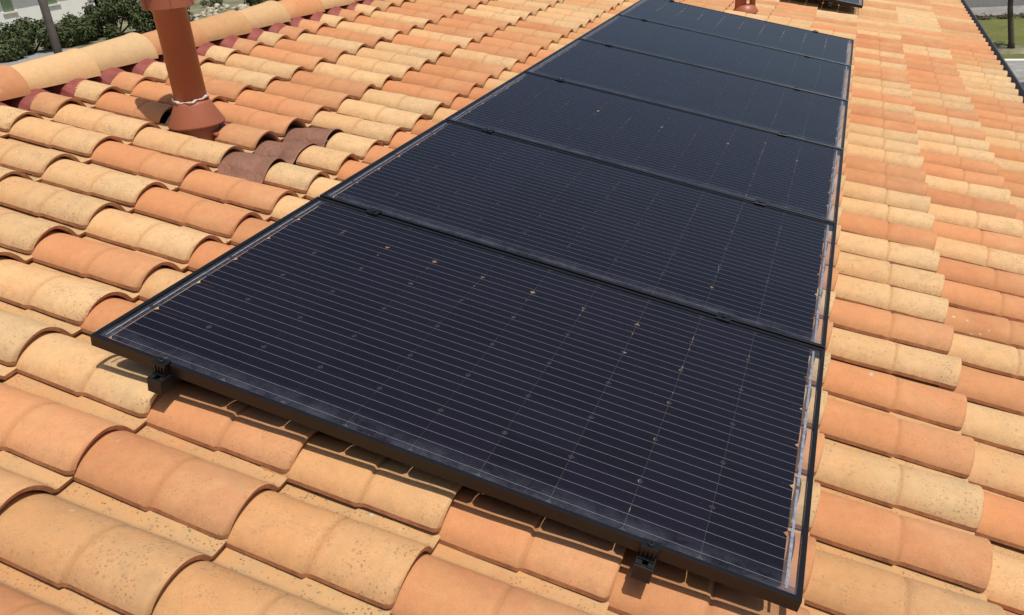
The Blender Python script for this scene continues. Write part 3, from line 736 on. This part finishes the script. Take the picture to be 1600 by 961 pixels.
def leaves(n, blobs, size, seed):
    r = random.Random(seed); V = []; F = []
    tot = sum(b[3] ** 3 for b in blobs)
    for (x, y, z, R) in blobs:
        for _ in range(int(n * R ** 3 / tot)):
            d = Vector((r.gauss(0, 1), r.gauss(0, 1), r.gauss(0, 1))).normalized()
            q = Vector((x, y, z)) + d * R * (r.random() ** 0.28) * (0.80 + 0.5 * mnoise.noise(d * 2.6 + Vector((x, y, seed))))
            if q.z < 0.03: continue
            s = size * r.uniform(0.6, 1.3); nrm = (d + Vector((r.gauss(0, .6), r.gauss(0, .6), r.gauss(0, .6) + .4))).normalized()
            a = nrm.orthogonal().normalized(); a.rotate(Matrix.Rotation(r.uniform(0, 6.28), 3, nrm)); b = nrm.cross(a)
            k = len(V); V += [q - a * s, q + b * s * .5, q + a * s, q - b * s * .5]; F.append((k, k + 1, k + 2, k + 3))
    return V, F
def shrub(x, y, blobs, n, label, seed, size=0.10, cat='shrub', name='shrub', leafm=None, grp='dark shrubs beyond the ridge'):
    M = T(x, y, 0); t_ = thing(name, label, cat, M, grp)
    V, F = leaves(n, blobs, size, seed); link('foliage', mesh('foliage', V, F, leafm or M_LEAF), M, t_)
    mb = MB(); r = random.Random(seed)
    for b in blobs[:6]:
        mb.tube([(b[0] * .1, b[1] * .1, 0), (b[0] * .6, b[1] * .6, b[2] * .5), (b[0], b[1], b[2])], [.06, .04, .015], 6)
    link('stem', mb.mesh('stem', M_BARK, True), M, t_)
    return t_
def blobset(seed, w, hgt, n, r0=0.5):
    r = random.Random(seed); out = []
    for _ in range(n):
        a = r.uniform(0, 6.28); d = r.random() ** .6 * w; R = r0 * r.uniform(.7, 1.2); z = r.uniform(.35, max(.5, hgt - R * .8)) * (1 - .35 * d / w)
        out.append((math.cos(a) * d, math.sin(a) * d, z, R))
    return out
LS = [(-36.3, 28.4, 0.9, 1.20, 'low dark shrub at the left edge, against the white house wall'),
      (-36.6, 30.6, 1.1, 2.05, 'leggy shrub whose top rises before the white wall left of the wooden pole'),
      (-36.5, 33.0, 1.3, 1.75, 'dense dark shrub directly right of the wooden pole'),
      (-35.9, 35.6, 1.5, 2.6, 'tall bushy shrub between the pole and the vent pipe'),
      (-34.6, 37.9, 1.3, 2.5, 'dark shrub whose right side is hidden behind the vent pipe')]
for k, (x, y, w, hh, lb) in enumerate(LS): shrub(x, y, blobset(40 + k, w, hh, 20 if hh > 1.5 else 13, 0.62), 11000, lb, 40 + k, 0.085)
shrub(-33.0, 45.6, blobset(71, 1.8, 2.6, 18, .65), 6000, 'dark green shrub right of the vent pipe at the top edge', 71, .085)
shrub(-30.8, 47.6, blobset(72, 1.9, 2.4, 18, .65), 6000, 'green shrub nearest to where the ridge leaves the picture', 72, .085)
shrub(-38.5, 47.0, blobset(73, .9, .7, 7, .35), 900, 'small pale scrub bush on the dry field right of the vent pipe', 73, .07)
# pale stones heaped in the dry field
M_STONE = simple('pale_stone', (0.50, 0.44, 0.34), 0.9, 0.3, 2)
rp = T(-34.2, 42.3, 0); t_ = thing('stone_heap', 'heap of pale stones on the dry field right of the tall vent pipe', 'stone heap', rp)
for q in range(44):
    a = RND.uniform(0, 6.28); d = RND.random() ** .5 * 1.5; s = RND.uniform(.10, .24)
    mb = MB(); mb.lathe([(.5 * s, 0), (s * .95, s * .3), (s * .8, s * .8), (s * .3, s * 1.1)], 6)
    me = mb.mesh('stone', M_STONE)
    for vt in me.vertices: vt.co += Vector((RND.uniform(-.2, .2), RND.uniform(-.2, .2), RND.uniform(-.15, .15))) * s
    link('stone', me, rp @ T(math.cos(a) * d * .8, math.sin(a) * d * 1.9, (1.5 - d) * .42 - .02), t_)

# wooden pole
M_POLE = simple('weathered_pole', (0.12, 0.10, 0.088), 0.85, 0.25, 6, bmp=0.5)
o = link('wooden_pole', MB().tube([(0, 0, 0), (0, 0, 3), (-.02, 0, 8.5)], [.125, .115, .09], 14).mesh('wooden_pole', M_POLE, True), T(-19.5, 17.17, 0)); tag(o, 'weathered grey pole standing before the shrubs and the white house', 'pole')

# white house with green shutters
M_WW = simple('white_render', (0.90, 0.89, 0.83), 0.9, 0.04, 1.5, bmp=0.2)
M_GREEN = simple('green_shutter', (0.36, 0.48, 0.26), 0.6, 0.1, 4)
MH = T(-42, 33, 0); NH = thing('white_house', 'white rendered house with pale green shutters behind the dark shrubs', 'house', MH)
ys_ = [(34.10 - 33 + 3.0 * q, 34.84 - 33 + 3.0 * q) for q in range(-3, 3)]
mb = MB(); zt = 3.1; y0w, y1w = -9.5, 7.5; cur = y0w
for (a, b) in ys_:
    mb.box(-.25, 0, cur, a, 0, zt); mb.box(-.25, 0, a, b, 0, 1.56); mb.box(-.25, 0, a, b, 2.75, zt); cur = b
mb.box(-.25, 0, cur, y1w, 0, zt); mb.box(-8, -7.75, y0w, y1w, 0, zt); mb.box(-7.75, -.25, y0w, y0w + .25, 0, zt); mb.box(-7.75, -.25, y1w - .25, y1w, 0, zt)
link('wall', mb.mesh('wall', M_WW), MH, NH)
for (a, b) in ys_:
    mb = MB()
    for s0, s1 in ((a, (a + b) / 2 - .004), ((a + b) / 2 + .004, b)):
        mb.box(-.10, -.07, s0 + .005, s1 - .005, 1.565, 2.745)
        for z in [1.62 + .06 * q for q in range(18)]: mb.box(-.07, -.055, s0 + .05, s1 - .05, z, z + .035)
    link('shutter', mb.mesh('shutter', M_GREEN), MH, NH)
    link('window_sill', MB().box(-.08, .09, a - .10, b + .10, 1.47, 1.558).mesh('window_sill', M_WHITE), MH, NH)
link('house_roof', MB().add([(.5, y0w - .4, 3.1), (.5, y1w + .4, 3.1), (-4, y1w + .4, 4.4), (-4, y0w - .4, 4.4), (-8.5, y1w + .4, 3.1), (-8.5, y0w - .4, 3.1)], [(0, 1, 2, 3), (3, 2, 4, 5), (0, 3, 5), (1, 4, 2), (0, 5, 4, 1)]).mesh('house_roof', M_PLAINCLAY), MH, NH)

# young tree on the lawn
MT = T(6.2, 29.1, 0); TR = thing('lawn_tree', 'young tree with a thin dark trunk standing on the lawn', 'tree', MT)
mb = MB().tube([(0, 0, 0), (-.03, 0, .25), (-.22, 0, 1.2), (-.36, .02, 2.4), (-.40, 0, 3.4), (-.35, 0, 4.4)], [.115, .085, .075, .07, .06, .03], 12)
for q in range(7):
    a = q * .9; mb.tube([(-.38, 0, 2.6 + q * .2), (math.cos(a) * .6 - .3, math.sin(a) * .6, 3.2 + q * .2), (math.cos(a) * 1.1 - .2, math.sin(a) * 1.1, 3.9 + q * .15)], [.04, .03, .012], 6)
link('trunk', mb.mesh('trunk', M_BARK, True), MT, TR)
V, F = leaves(4500, [(0, 0, 4.3, 1.2), (.7, .3, 3.9, .8), (-.7, -.2, 3.9, .8), (.1, .8, 4.6, .8), (-.2, -.7, 4.5, .8), (0, 0, 5.2, .8)], .10, 5)
link('crown', mesh('crown', V, F, M_LEAF2), MT, TR)
ds = MB().lathe([(.75, 0.005), (.6, .03), (.2, .05)], 20, cap0=False); o = link('planting_ring', ds.mesh('planting_ring', M_DRY, True), MT); struct(o)
NUM = 'one two three four five six seven eight nine ten eleven twelve thirteen fourteen fifteen sixteen'.split()
# hedge plants along the footpath
for q in range(16):
    x = -1.5 + q * .75; y = 33.95 + (x + 6) * math.tan(math.radians(6.5)) - .30
    shrub(x, y, [(0, 0, .10, .20), (.25, 0, .08, .16), (-.25, .02, .08, .16)], 160, 'low hedge plant, number %s from the left along the footpath behind the lawn' % NUM[q], 90 + q, .04, 'hedge plant', 'hedge_plant', grp='low hedge plants along the footpath')

# garden table, round and dark, at the right edge of the terrace
MG = T(5.62, 20.3, 0.06); GT = thing('garden_table', 'round dark garden table on the pale terrace at the right edge', 'table', MG)
M_TAB = simple('table_dark', (0.06, 0.065, 0.07), 0.4, 0.1, 4)
link('tabletop', MB().lathe([(.60, .70), (.62, .71), (.62, .73), (.60, .74)], 40).mesh('tabletop', M_TAB, False), MG, GT)
for q in range(4):
    a = q * math.pi / 2 + .7; link('leg', MB().tube([(math.cos(a) * .42, math.sin(a) * .42, 0), (math.cos(a) * .30, math.sin(a) * .30, .70)], [.02, .02], 8).mesh('leg', M_TAB, True), MG, GT)
